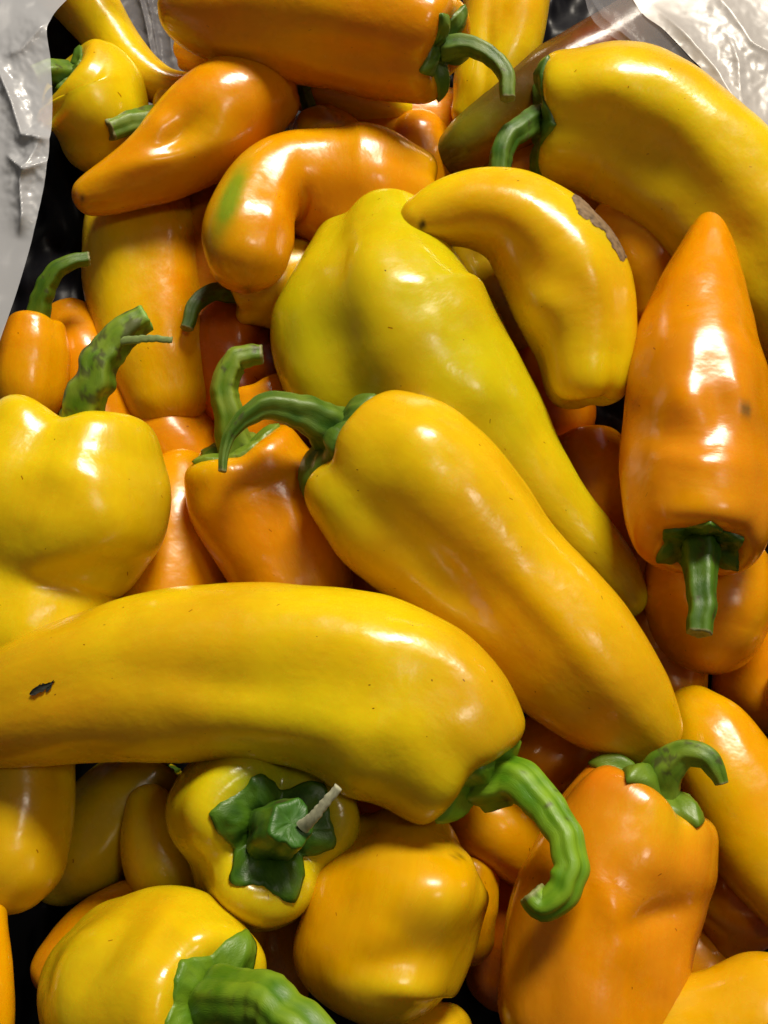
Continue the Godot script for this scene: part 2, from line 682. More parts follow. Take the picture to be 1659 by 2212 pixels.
# ------------------------------------------------------------------ the peppers
func peppers_top():
	K.long = pepper("pepper", "long curved yellow pepper lying level across the heap with a fat green curled stem", {
		"st": [[1000, 1645, 1.95, 175], [930, 1570, 2.05, 213], [840, 1510, 2.05, 220], [720, 1468, 2.05, 197], [550, 1447, 1.95, 190], [380, 1452, 1.85, 184], [210, 1478, 1.65, 163], [60, 1517, 1.35, 135], [-70, 1565, 0.95, 100], [-150, 1600, 0.65, 50]],
		"col": YEL, "col2": Color(0.655, 0.395, 0.0067), "deep": 0.13, "gr": [5, 118, 235], "cap": [0.22, 0.36, 0.10], "lump": 0.03,
		"dents": [[900, 1470, 110, 80, 20, -0.22], [480, 1480, 170, 45, 5, -0.16], [830, 1650, 60, 90, 10, -0.14], [640, 1570, 170, 40, 3, 0.06], [1050, 1480, 40, 90, -30, 0.08]],
		"marks": [[130, 1540, 120, 60, 0, AMB, 0.5], [20, 1600, 90, 80, 0, AMB, 0.6], [980, 1760, 120, 60, -40, LIME, 0.5], [650, 1560, 90, 60, 0, LIME, 0.35]],
		"stem": [[1075, 1715, 2.5, 62], [1130, 1705, 2.8, 48], [1185, 1752, 3.0, 41], [1222, 1815, 3.1, 38], [1232, 1880, 3.1, 37], [1208, 1932, 3.0, 35], [1168, 1948, 2.9, 33], [1148, 1928, 2.9, 30]],
		"cal": [0.58, 5, 0.45], "green": Color(0.07, 0.24, 0.010), "green2": Color(0.17, 0.40, 0.03), "dirt": 0.0, "cone": 0.62, "collar": 1.0})
	pepper("pepper", "broad golden pepper in the middle, its dark green stem arching over a neighbour", {
		"st": [[788, 982, 1.7, 172], [862, 1042, 1.7, 206], [965, 1130, 1.5, 199], [1080, 1255, 1.3, 174], [1200, 1378, 1.2, 165], [1310, 1490, 1.0, 142], [1388, 1568, 0.8, 98], [1420, 1600, 0.7, 70]],
		"col": GOLD, "col2": Color(0.689, 0.378, 0.0067), "deep": 0.20, "gr": [28, 145, 262], "cap": [0.24, 0.36, 0.08], "lump": 0.035,
		"dents": [[950, 1230, 40, 130, -38, -0.12], [1140, 1345, 34, 230, -42, -0.13], [900, 940, 70, 60, 0, 0.10], [700, 1090, 60, 70, 0, 0.10]],
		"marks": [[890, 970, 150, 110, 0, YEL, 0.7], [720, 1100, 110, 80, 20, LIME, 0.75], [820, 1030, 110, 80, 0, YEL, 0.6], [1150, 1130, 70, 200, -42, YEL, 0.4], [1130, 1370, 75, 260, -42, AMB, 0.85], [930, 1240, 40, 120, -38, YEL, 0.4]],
		"stem": [[735, 950, 2.2, 60], [700, 925, 2.6, 46], [650, 893, 2.9, 38], [585, 880, 3.0, 30], [525, 905, 3.0, 20], [490, 955, 2.9, 13], [480, 1018, 2.8, 9]],
		"cal": [0.68, 5, 0.36], "green": Color(0.035, 0.13, 0.014), "green2": Color(0.10, 0.22, 0.04), "dirt": 0.12, "cone": 0.72, "collar": 1.0})
	pepper("pepper", "big lime yellow pepper in the centre, wide shoulders tapering to a narrow tip", {
		"st": [[830, 530, -0.7, 150], [830, 630, -0.4, 210], [838, 740, -0.3, 258], [922, 850, -0.4, 236], [1030, 950, -0.5, 188], [1125, 1050, -0.6, 130], [1225, 1150, -0.8, 95], [1310, 1235, -1.0, 78], [1362, 1300, -1.2, 48]],
		"col": LIME, "col2": Color(0.571, 0.420, 0.0067), "deep": 0.17, "gr": [42, 170, 290], "lump": 0.03, "cap": [0.25, 0.42, 0.15],
		"dents": [[720, 700, 70, 110, 10, -0.28], [1010, 660, 25, 70, -35, 0.08], [1040, 840, 50, 60, 0, 0.10], [870, 640, 90, 120, 0, -0.12], [725, 560, 22, 70, 20, -0.15]],
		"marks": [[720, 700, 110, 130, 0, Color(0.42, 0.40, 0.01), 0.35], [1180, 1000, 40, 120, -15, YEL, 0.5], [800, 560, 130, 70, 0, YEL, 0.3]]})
	K.scab = pepper("pepper", "curved golden pepper with a rough brown scab along its outer bend", {
		"st": [[1266, 812, 0.75, 98], [1262, 740, 0.95, 114], [1235, 640, 1.2, 132], [1185, 545, 1.5, 127], [1110, 472, 1.7, 106], [1020, 452, 1.75, 83], [945, 466, 1.7, 66], [900, 484, 1.6, 53]],
		"col": GOLD, "col2": YEL, "deep": 0.13, "gr": [35, 160, 275], "lump": 0.04, "cap": [0.08, 0.72, 0.0],
		"dents": [[1130, 560, 100, 70, 35, -0.30], [1180, 660, 45, 45, 0, 0.12], [1290, 560, 40, 120, -20, 0.10], [1160, 760, 30, 70, 0, -0.1]],
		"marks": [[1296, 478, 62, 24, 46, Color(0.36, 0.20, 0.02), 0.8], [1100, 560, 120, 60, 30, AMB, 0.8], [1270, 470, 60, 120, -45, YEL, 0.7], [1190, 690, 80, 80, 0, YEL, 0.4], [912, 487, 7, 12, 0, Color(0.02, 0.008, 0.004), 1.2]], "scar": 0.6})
	pepper("pepper", "upright orange pepper pointing away with creased belly and small scars", {
		"st": [[1513, 1160, 1.95, 142], [1510, 1080, 1.6, 162], [1505, 960, 1.5, 160], [1505, 850, 1.6, 152], [1505, 740, 1.5, 130], [1514, 630, 1.3, 96], [1528, 540, 1.1, 60], [1537, 475, 1.0, 35], [1538, 450, 0.9, 28]],
		"col": ORA, "col2": Color(0.672, 0.244, 0.0050), "deep": 0.11, "gr": [40, 160, 285], "lump": 0.04, "cap": [0.3, 0.34, 0.06],
		"dents": [[1500, 935, 130, 50, 8, -0.13], [1480, 990, 100, 24, 10, 0.05], [1480, 865, 35, 60, -20, 0.10], [1600, 850, 30, 60, -15, 0.10], [1560, 880, 34, 50, 0, -0.12], [1540, 780, 40, 90, -8, -0.08]],
		"marks": [[1372, 872, 12, 20, 10, Color(0.42, 0.15, 0.02), 0.8], [1382, 1180, 14, 22, -10, Color(0.45, 0.15, 0.01), 0.7], [1612, 885, 10, 16, 0, Color(0.08, 0.07, 0.03), 1.0], [1500, 1080, 90, 70, 0, AMB, 0.6], [1520, 700, 50, 100, 0, AMB, 0.4]],
		"stem": [[1520, 1225, 2.0, 40], [1519, 1270, 2.2, 33], [1516, 1320, 2.3, 29], [1513, 1368, 2.3, 27]],
		"cal": [0.56, 6, 0.36], "cone": 0.18, "green": Color(0.03, 0.11, 0.010), "green2": Color(0.07, 0.19, 0.02), "scar": 0.1})
	pepper("pepper", "large orange pepper lying across the far side with a stem bent downwards", {
		"st": [[940, 98, 1.95, 120], [860, 72, 1.65, 136], [740, 45, 1.6, 138], [600, 25, 1.5, 135], [480, 20, 1.4, 114], [400, 20, 1.3, 80], [368, 12, 1.2, 48]],
		"col": ORA, "col2": AMB, "deep": 0.12, "gr": [70, 190, 310], "lump": 0.035, "cap": [0.28, 0.34, 0.04],
		"dents": [[720, 130, 130, 40, 8, -0.10], [600, 150, 60, 25, 10, -0.08]],
		"stem": [[985, 110, 1.9, 26], [1030, 105, 2.2, 21], [1068, 128, 2.3, 19], [1095, 168, 2.3, 18], [1096, 212, 2.2, 17]],
		"cal": [0.52, 5, 0.62], "green": Color(0.04, 0.14, 0.015), "green2": Color(0.12, 0.24, 0.04)})
	pepper("pepper", "bent orange pepper with a green streak down its fold", {
		"st": [[905, 425, -1.0, 98], [830, 422, -0.95, 140], [745, 420, -0.8, 146], [670, 400, -0.4, 118], [600, 392, 0.2, 92], [553, 440, 0.6, 88], [533, 515, 0.8, 102], [533, 568, 0.8, 88]],
		"col": AMB, "col2": ORA, "deep": 0.10, "gr": [20, 140, 255], "lump": 0.012, "cap": [0.1, 0.45, 0.0],
		"dents": [[760, 430, 100, 80, 0, -0.25], [600, 440, 26, 110, 14, 0.10]],
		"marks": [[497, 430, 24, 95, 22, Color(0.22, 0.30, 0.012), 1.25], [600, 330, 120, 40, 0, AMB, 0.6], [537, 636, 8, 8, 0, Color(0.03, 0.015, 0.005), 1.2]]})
	K.stout = pepper("pepper", "stout yellow pepper at the edge with a thick broken off stem standing up", {
		"st": [[168, 942, 1.5, 186], [150, 1025, 1.2, 226], [126, 1110, 1.0, 230], [102, 1185, 0.75, 206], [80, 1243, 0.5, 176], [66, 1300, 0.4, 180], [40, 1370, 0.25, 178], [10, 1450, 0.0, 140]],
		"col": YEL, "col2": Color(0.672, 0.462, 0.008), "deep": 0.21, "gr": [8, 128, 238], "lump": 0.04, "cap": [0.2, 0.40, 0.04],
		"dents": [[220, 1243, 130, 36, -5, -0.26], [120, 1075, 90, 50, 0, -0.10], [250, 1130, 80, 80, 0, 0.10]],
		"marks": [[120, 1090, 110, 60, 0, GOLD, 0.5], [60, 1300, 130, 60, 0, GOLD, 0.35]],
		"stem": [[165, 935, 2.3, 46], [180, 880, 2.7, 46], [205, 810, 2.9, 43], [240, 745, 3.0, 38], [280, 705, 3.1, 33], [312, 688, 3.1, 29]],
		"green": Color(0.06, 0.19, 0.012), "green2": Color(0.16, 0.31, 0.04), "dirt": 0.34, "cut": Color(0.22, 0.42, 0.06)})

func peppers_middle():
	pepper("pepper", "large yellow pepper beside the clear film, its dark bent stem pointing at the scabbed one", {
		"st": [[1206, 255, 0.3, 142], [1325, 262, 0.35, 166], [1450, 330, 0.3, 162], [1550, 425, 0.2, 162], [1640, 535, 0.0, 152], [1710, 650, -0.2, 140], [1760, 760, -0.5, 90]],
		"col": YEL, "col2": Color(0.672, 0.420, 0.0067), "deep": 0.15, "gr": [25, 150, 265], "lump": 0.035, "cap": [0.25, 0.42, 0.15],
		"dents": [[1360, 330, 110, 80, 30, -0.30], [1310, 180, 70, 40, 0, 0.05], [1480, 420, 90, 120, -40, -0.16]],
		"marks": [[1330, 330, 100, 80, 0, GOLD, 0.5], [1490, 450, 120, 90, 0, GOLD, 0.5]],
		"stem": [[1175, 285, 0.8, 36], [1146, 275, 1.1, 28], [1112, 288, 1.3, 26], [1087, 318, 1.3, 25], [1076, 375, 1.1, 23]],
		"cal": [0.70, 5, 0.4], "green": Color(0.03, 0.12, 0.015), "green2": Color(0.08, 0.20, 0.04)})
	pepper("pepper", "yellow pepper with its green calyx half hidden under the clear bag", {
		"st": [[160, 175, -0.25, 108], [190, 205, -0.65, 123], [212, 265, -1.0, 116], [216, 325, -1.5, 84]],
		"col": YEL, "col2": GOLD, "deep": 0.05, "gr": [100, 220, 320], "cap": [0.25, 0.34, 0.04],
		"stem": [[135, 165, 0.4, 30], [105, 155, 0.6, 24], [75, 165, 0.7, 20]], "cal": [0.52, 5, 0.3], "green": Color(0.03, 0.12, 0.015)})
	pepper("pepper", "thin curved yellow pepper with a pointed tip behind the bag edge", {
		"st": [[120, -70, -1.3, 75], [180, 0, -1.3, 68], [238, 78, -1.3, 58], [292, 145, -1.3, 50], [352, 185, -1.3, 42], [408, 182, -1.3, 28], [446, 160, -1.3, 10]],
		"col": GOLD, "col2": YEL, "deep": 0.10})
	pepper("pepper", "orange pepper with a folded crease and a blunt tip over a stem end", {
		"st": [[578, 185, -0.2, 84], [520, 222, 0.1, 110], [438, 282, 0.3, 110], [352, 348, 0.5, 84], [268, 392, 0.6, 62], [205, 420, 0.6, 49], [184, 428, 0.6, 40]],
		"col": AMB, "col2": ORA, "deep": 0.09, "gr": [70, 170, 300], "lump": 0.04, "cap": [0.1, 0.5, 0.0],
		"dents": [[392, 278, 45, 75, 45, -0.36], [330, 345, 120, 22, -16, 0.12], [345, 268, 40, 26, -40, 0.16], [470, 330, 80, 30, -35, 0.08]],
		"marks": [[420, 290, 90, 50, -30, GOLD, 0.5], [178, 428, 5, 9, 0, BRN, 0.8]]})
	pepper("pepper", "yellow orange pepper under the creased one, only its cut stem showing", {
		"st": [[345, 252, -1.4, 66], [420, 265, -1.7, 80], [500, 300, -2.2, 50]],
		"col": AMB, "free_stem": true,
		"stem": [[340, 258, -0.5, 28], [300, 262, -0.25, 27], [265, 272, -0.05, 26], [238, 283, 0.1, 24]], "green": Color(0.06, 0.19, 0.015), "green2": Color(0.14, 0.28, 0.04)})
	pepper("pepper", "dark ripening pepper turning from green to red brown, lying on a slant", {
		"st": [[1440, 20, -1.0, 72], [1310, 112, -1.0, 84], [1190, 188, -1.2, 86], [1085, 258, -1.5, 78], [995, 320, -1.8, 58], [955, 345, -2.0, 34]],
		"col": Color(0.085, 0.052, 0.006), "col2": Color(0.105, 0.055, 0.008), "deep": 0.08,
		"marks": [[1290, 90, 90, 60, -30, Color(0.20, 0.05, 0.015), 0.9], [1000, 285, 90, 50, -35, Color(0.20, 0.20, 0.01), 0.9], [1130, 290, 140, 34, -35, ORA, 0.9], [1230, 220, 100, 30, -35, ORA, 0.8]]})
	pepper("pepper", "two lobed yellow pepper behind the bent down stem", {
		"st": [[1100, -90, -1.0, 92], [1095, 20, -1.0, 92], [1078, 120, -1.2, 86], [1040, 205, -1.4, 64], [1005, 258, -1.6, 36]],
		"col": YEL, "col2": GOLD, "deep": 0.26, "gr": [12, 150, 250], "dents": [[1052, 90, 14, 110, 5, -0.14]]})
	pepper("pepper", "orange pepper stem up with a wide pale calyx and a hooked pale green stem", {
		"st": [[515, 985, 0.25, 134], [547, 1060, -0.3, 154], [597, 1160, -0.6, 143], [640, 1260, -0.9, 122], [670, 1360, -1.2, 92]],
		"col": ORA, "col2": AMB, "deep": 0.15, "gr": [350, 100, 220], "cap": [0.25, 0.34, 0.16],
		"marks": [[440, 990, 60, 90, 0, GOLD, 0.7], [430, 940, 60, 40, 0, YEL, 0.5]],
		"stem": [[505, 945, 0.5, 38], [492, 885, 0.9, 31], [486, 830, 1.1, 29], [500, 788, 1.25, 27], [532, 768, 1.3, 24], [566, 764, 1.3, 20]],
		"cal": [0.66, 5, 0.25], "green": Color(0.08, 0.21, 0.014), "green2": Color(0.17, 0.31, 0.05), "dirt": 0.08})
	K.star = pepper("pepper", "yellow pepper facing out, its star shaped calyx and pale stem stub towards the viewer", {
		"st": [[590, 1795, 1.55, 190], [570, 1790, 0.2, 202], [545, 1780, -3.0, 170], [530, 1770, -5.5, 90]],
		"col": Color(0.622, 0.454, 0.0067), "col2": YEL, "deep": 0.28, "gr": [38, 152, 278], "cap": [0.30, 0.36, 0.12], "lump": 0.03,
		"marks": [[560, 1690, 110, 60, 0, Color(0.34, 0.40, 0.01), 0.8], [690, 1780, 60, 110, 0, LIME, 0.5]],
		"dents": [[400, 1730, 60, 60, 0, 0.12], [540, 1930, 60, 40, 0, 0.12]],
		"stem": [[600, 1795, 1.75, 64], [604, 1793, 2.2, 60], [612, 1788, 2.6, 56], [622, 1782, 2.85, 51]],
		"cal": [0.62, 6, 0.24], "green": Color(0.018, 0.085, 0.008), "green2": Color(0.07, 0.20, 0.02), "cone": 0.25, "cut": Color(0.03, 0.12, 0.012)})
	pepper("pepper", "yellow pepper with a fat ribbed green stem leaning out at the near edge", {
		"st": [[445, 2165, 1.9, 168], [395, 2150, 1.3, 200], [330, 2135, 0.5, 212], [255, 2135, -0.6, 180], [190, 2140, -1.6, 105]],
		"col": YEL, "col2": GOLD, "deep": 0.15, "gr": [75, 200, 318], "cap": [0.28, 0.36, 0.16], "lump": 0.04,
		"dents": [[230, 2060, 30, 120, 35, -0.14], [300, 2080, 24, 130, 30, 0.07], [410, 2030, 60, 60, 0, 0.10]],
		"marks": [[250, 2060, 90, 90, 0, Color(0.521, 0.395, 0.0084), 0.5]],
		"stem": [[482, 2186, 2.5, 66], [510, 2162, 3.0, 58], [570, 2164, 3.3, 56], [632, 2202, 3.5, 55], [680, 2260, 3.6, 54]],
		"cal": [0.66, 5, 0.42], "green": Color(0.055, 0.19, 0.010), "green2": Color(0.15, 0.33, 0.03), "dirt": 0.0, "cone": 0.3})
	pepper("pepper", "knobbly amber pepper with a bulging lobe at the near edge", {
		"st": [[866, 1850, -0.1, 150], [858, 1930, 0.3, 186], [838, 2010, 0.4, 194], [808, 2085, 0.3, 180], [800, 2130, 0.2, 152]],
		"col": GOLD, "col2": AMB, "deep": 0.14, "gr": [40, 170, 290], "lump": 0.05, "tip_groove": 0.03, "cap": [0.1, 0.55, 0.0],
		"dents": [[950, 1930, 84, 88, 0, 0.5], [1068, 1898, 52, 60, 0, 0.62], [1018, 1885, 18, 70, 15, -0.20], [890, 2020, 70, 60, 0, -0.14], [850, 2080, 120, 50, -5, -0.14], [880, 2140, 90, 34, 5, 0.08], [760, 2000, 90, 90, 0, -0.10]],
		"marks": [[800, 1830, 160, 60, 0, Color(0.521, 0.302, 0.0059), 0.5], [960, 1960, 80, 60, 0, YEL, 0.5], [830, 2140, 120, 50, 0, YEL, 0.6], [990, 1850, 8, 6, 0, Color(0.02, 0.01, 0.004), 1.2]]})
	pepper("pepper", "bright orange square shouldered pepper with a wrinkled green stem curling over", {
		"st": [[1392, 1742, 1.1, 158], [1360, 1806, 0.95, 184], [1325, 1895, 0.6, 200], [1290, 2000, 0.5, 206], [1270, 2110, 0.4, 206], [1260, 2230, 0.2, 190], [1260, 2320, 0.0, 120]],
		"col": ORA, "col2": Color(0.672, 0.244, 0.0050), "deep": 0.20, "gr": [340, 100, 220], "cap": [0.26, 0.40, 0.20], "lump": 0.04,
		"dents": [[1450, 1880, 90, 70, 0, 0.18], [1430, 1980, 90, 30, -20, -0.16], [1270, 1680, 60, 50, 0, 0.12], [1310, 1940, 30, 110, -20, 0.08], [1190, 2080, 30, 150, 5, -0.08]],
		"marks": [[1440, 1770, 70, 40, 20, YEL, 0.6], [1400, 1800, 120, 70, 0, AMB, 0.6], [1260, 1670, 80, 50, 0, Color(0.689, 0.185, 0.0050), 0.7]],
		"stem": [[1415, 1690, 1.5, 62], [1438, 1655, 1.9, 44], [1478, 1626, 2.2, 29], [1520, 1630, 2.4, 25], [1548, 1662, 2.4, 20], [1558, 1690, 2.35, 14]],
		"cal": [0.64, 5, 0.5], "green": Color(0.06, 0.18, 0.014), "green2": Color(0.15, 0.30, 0.04), "cone": 0.5, "collar": 1.0})
	pepper("pepper", "amber pepper with streaked highlights lying beside the curled wrinkled stem", {
		"st": [[1750, 1970, -0.8, 100], [1665, 1835, -0.8, 122], [1590, 1700, -0.8, 113], [1525, 1585, -0.9, 92], [1480, 1520, -1.0, 55]],
		"col": AMB, "col2": GOLD, "deep": 0.12, "gr": [10, 130, 250]})
	pepper("pepper", "yellow pepper with a small green bruise in the nearest corner", {
		"st": [[1780, 2190, 0.9, 120], [1670, 2220, 1.0, 150], [1570, 2238, 0.9, 135], [1480, 2248, 0.8, 120], [1405, 2268, 0.7, 98], [1355, 2285, 0.6, 74]],
		"col": Color(0.72, 0.385, 0.004), "deep": 0.10,
		"marks": [[1390, 2168, 34, 10, -25, Color(0.18, 0.20, 0.03), 0.9], [1420, 2190, 20, 8, 0, Color(0.22, 0.24, 0.03), 0.7]]})

func peppers_bottom():
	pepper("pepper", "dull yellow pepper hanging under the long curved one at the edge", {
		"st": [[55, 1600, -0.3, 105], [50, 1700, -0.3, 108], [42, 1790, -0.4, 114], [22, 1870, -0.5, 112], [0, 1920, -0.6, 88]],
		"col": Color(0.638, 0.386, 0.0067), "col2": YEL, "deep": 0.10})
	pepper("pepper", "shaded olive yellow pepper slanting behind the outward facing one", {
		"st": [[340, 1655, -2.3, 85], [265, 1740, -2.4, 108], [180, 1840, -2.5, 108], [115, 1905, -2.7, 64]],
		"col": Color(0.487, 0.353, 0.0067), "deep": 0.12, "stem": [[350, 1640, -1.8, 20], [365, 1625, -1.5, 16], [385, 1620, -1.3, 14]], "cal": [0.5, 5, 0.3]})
	pepper("pepper", "yellow pepper lobe tucked behind the outward facing calyx", {
		"st": [[410, 1960, -2.2, 90], [350, 1855, -1.6, 86], [328, 1775, -1.3, 66], [318, 1725, -1.3, 46]],
		"col": GOLD, "col2": YEL, "deep": 0.10})
	pepper("pepper", "small dark orange pepper tip in the shadow near the fat stemmed one", {
		"st": [[300, 1990, -2.0, 95], [205, 2040, -1.7, 92], [130, 2090, -1.6, 66], [105, 2115, -1.6, 52]],
		"col": ORA, "col2": AMB, "deep": 0.08, "marks": [[78, 2140, 7, 5, 0, Color(0.02, 0.01, 0.004), 1.1]]})
	pepper("pepper", "sliver of amber pepper at the near corner edge", {
		"st": [[-42, 1970, 0.0, 55], [-46, 2090, 0.2, 68], [-52, 2230, 0.2, 80], [-60, 2320, 0.2, 60]], "col": AMB})
	pepper("pepper", "orange pepper with a thin dark stem beside the clear bag", {
		"st": [[76, 705, -0.7, 66], [72, 765, -0.8, 78], [62, 850, -1.0, 74], [55, 920, -1.4, 50]],
		"col": ORA, "col2": AMB, "deep": 0.12, "stem": [[72, 655, -0.1, 27], [88, 615, 0.1, 23], [122, 580, 0.2, 19], [160, 563, 0.2, 16], [192, 560, 0.1, 15]], "green": Color(0.04, 0.13, 0.01), "green2": Color(0.09, 0.2, 0.02)})
	pepper("pepper", "deep orange pepper in shadow between the broken stem and the bag", {
		"st": [[150, 690, -2.6, 78], [190, 790, -2.6, 98], [230, 930, -2.8, 80]], "col": ORA})
	pepper("pepper", "tall shaded pepper half yellow half orange behind the broken stem", {
		"st": [[300, 400, -2.3, 105], [306, 530, -2.2, 129], [320, 660, -2.3, 125], [342, 780, -2.5, 112], [362, 870, -2.7, 92]],
		"col": GOLD, "col2": GOLD, "deep": 0.12, "gr": [350, 110, 230],
		"marks": [[390, 620, 70, 200, 0, ORA, 0.9], [220, 560, 70, 200, 0, YEL, 0.6]]})
	pepper("pepper", "small yellow pepper with a dark curled stem under the bent orange one", {
		"st": [[508, 638, -1.5, 68], [570, 618, -1.7, 96], [650, 600, -2.0, 90]],
		"col": GOLD, "stem": [[492, 640, -1.0, 20], [450, 636, -0.9, 19], [418, 662, -0.8, 17], [403, 710, -0.8, 14]], "green": Color(0.03, 0.11, 0.01), "green2": Color(0.07, 0.16, 0.02)})
	pepper("pepper", "small amber pepper with a short stem standing up under the big orange one", {
		"st": [[672, 248, -1.6, 56], [690, 300, -2.0, 98], [700, 390, -2.4, 110]],
		"col": AMB, "deep": 0.2, "stem": [[664, 225, -1.2, 17], [660, 195, -1.1, 14], [652, 165, -1.1, 13]], "green": Color(0.04, 0.15, 0.02)})
	pepper("pepper", "thin yellow pepper peeping out beneath the big orange one", {
		"st": [[650, 180, -1.9, 55], [760, 212, -1.9, 56], [845, 232, -2.0, 42], [882, 240, -2.1, 22]], "col": YEL, "deep": 0.08})
	pepper("pepper", "deep orange pepper pointing up behind the bent orange one", {
		"st": [[880, 450, -3.0, 100], [895, 360, -2.8, 96], [905, 290, -2.6, 72]], "col": ORA})
	pepper("pepper", "amber pepper wedged between two orange ones at the far side", {
		"st": [[400, 110, -1.5, 40], [470, 120, -1.2, 60], [560, 130, -1.3, 60]], "col": AMB})
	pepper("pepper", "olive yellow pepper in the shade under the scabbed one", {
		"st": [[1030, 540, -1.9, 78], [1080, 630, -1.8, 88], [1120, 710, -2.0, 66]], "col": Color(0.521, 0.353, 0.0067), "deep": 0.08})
	pepper("pepper", "shaded orange pepper below the large yellow one and beside the pointed one", {
		"st": [[1350, 470, -1.7, 100], [1395, 570, -1.6, 108], [1410, 680, -2.0, 84]], "col": AMB, "col2": ORA, "deep": 0.10})
	pepper("pepper", "deep orange pepper in the gap between the lime and the upright one", {
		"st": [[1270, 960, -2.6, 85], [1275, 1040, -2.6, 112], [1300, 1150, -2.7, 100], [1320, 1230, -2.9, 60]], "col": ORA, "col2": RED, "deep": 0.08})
	pepper("pepper", "round ended orange pepper below the upright one's stem", {
		"st": [[1535, 1210, -1.0, 128], [1535, 1300, -1.0, 140], [1530, 1370, -1.1, 122]], "col": ORA, "col2": AMB, "deep": 0.08})
	pepper("pepper", "lobed orange pepper at the edge beyond the amber one", {
		"st": [[1800, 1515, -1.6, 120], [1725, 1500, -1.6, 100], [1690, 1494, -1.6, 74]], "col": ORA, "col2": AMB, "deep": 0.2, "tip_groove": 0.25, "gr": [60, 180, 300]})
	pepper("pepper", "orange pepper in shade behind the tip of the broad middle one", {
		"st": [[1260, 1560, -1.4, 80], [1180, 1630, -1.3, 92], [1090, 1700, -1.5, 70]], "col": ORA, "deep": 0.08})
	pepper("pepper", "amber pepper under the fat curled stem", {
		"st": [[990, 1740, -1.4, 80], [1070, 1790, -1.3, 92], [1150, 1860, -1.6, 70]], "col": AMB, "deep": 0.08})
	pepper("pepper", "small orange corner of pepper beside the pale stem stub", {
		"st": [[730, 1690, -1.7, 80], [790, 1750, -1.7, 84], [850, 1830, -1.9, 70]], "col": ORA, "deep": 0.08})
	pepper("pepper", "dark orange pepper in the gap below the outward facing one", {
		"st": [[590, 1950, -2.2, 80], [592, 2050, -2.2, 88], [600, 2150, -2.4, 70]], "col": ORA, "deep": 0.08})
	pepper("pepper", "narrow orange pepper between the knobbly one and the square shouldered one", {
		"st": [[1010, 1880, -1.5, 70], [1000, 1970, -1.4, 76], [1010, 2040, -1.5, 62]], "col": AMB, "deep": 0.08})
	pepper("pepper", "yellow pepper end showing under the knobbly one", {
		"st": [[900, 2270, -0.7, 95], [955, 2235, -0.7, 78], [990, 2210, -0.8, 46]], "col": GOLD, "deep": 0.08})
	pepper("pepper", "orange strip of pepper at the edge beside the upright one", {
		"st": [[1760, 900, -1.8, 110], [1735, 780, -1.8, 108], [1725, 730, -1.8, 80]], "col": ORA, "deep": 0.08})
	pepper("pepper", "orange pepper showing behind the hooked stem", {
		"st": [[560, 850, -1.9, 90], [590, 930, -2.2, 108], [610, 1020, -2.6, 80]], "col": ORA, "col2": AMB, "deep": 0.10, "gr": [0, 120, 240]})
	pepper("pepper", "shaded orange pepper wedged between the stout yellow one and the hooked stem one", {
		"st": [[360, 1340, -1.7, 128], [378, 1220, -1.7, 122], [388, 1110, -1.8, 106], [394, 1035, -1.9, 84]], "col": ORA, "col2": AMB, "deep": 0.08})
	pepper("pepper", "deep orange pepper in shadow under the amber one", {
		"st": [[1590, 1880, -2.2, 100], [1590, 1960, -2.3, 120], [1575, 2040, -2.6, 66]], "col": ORA, "col2": RED, "deep": 0.08})

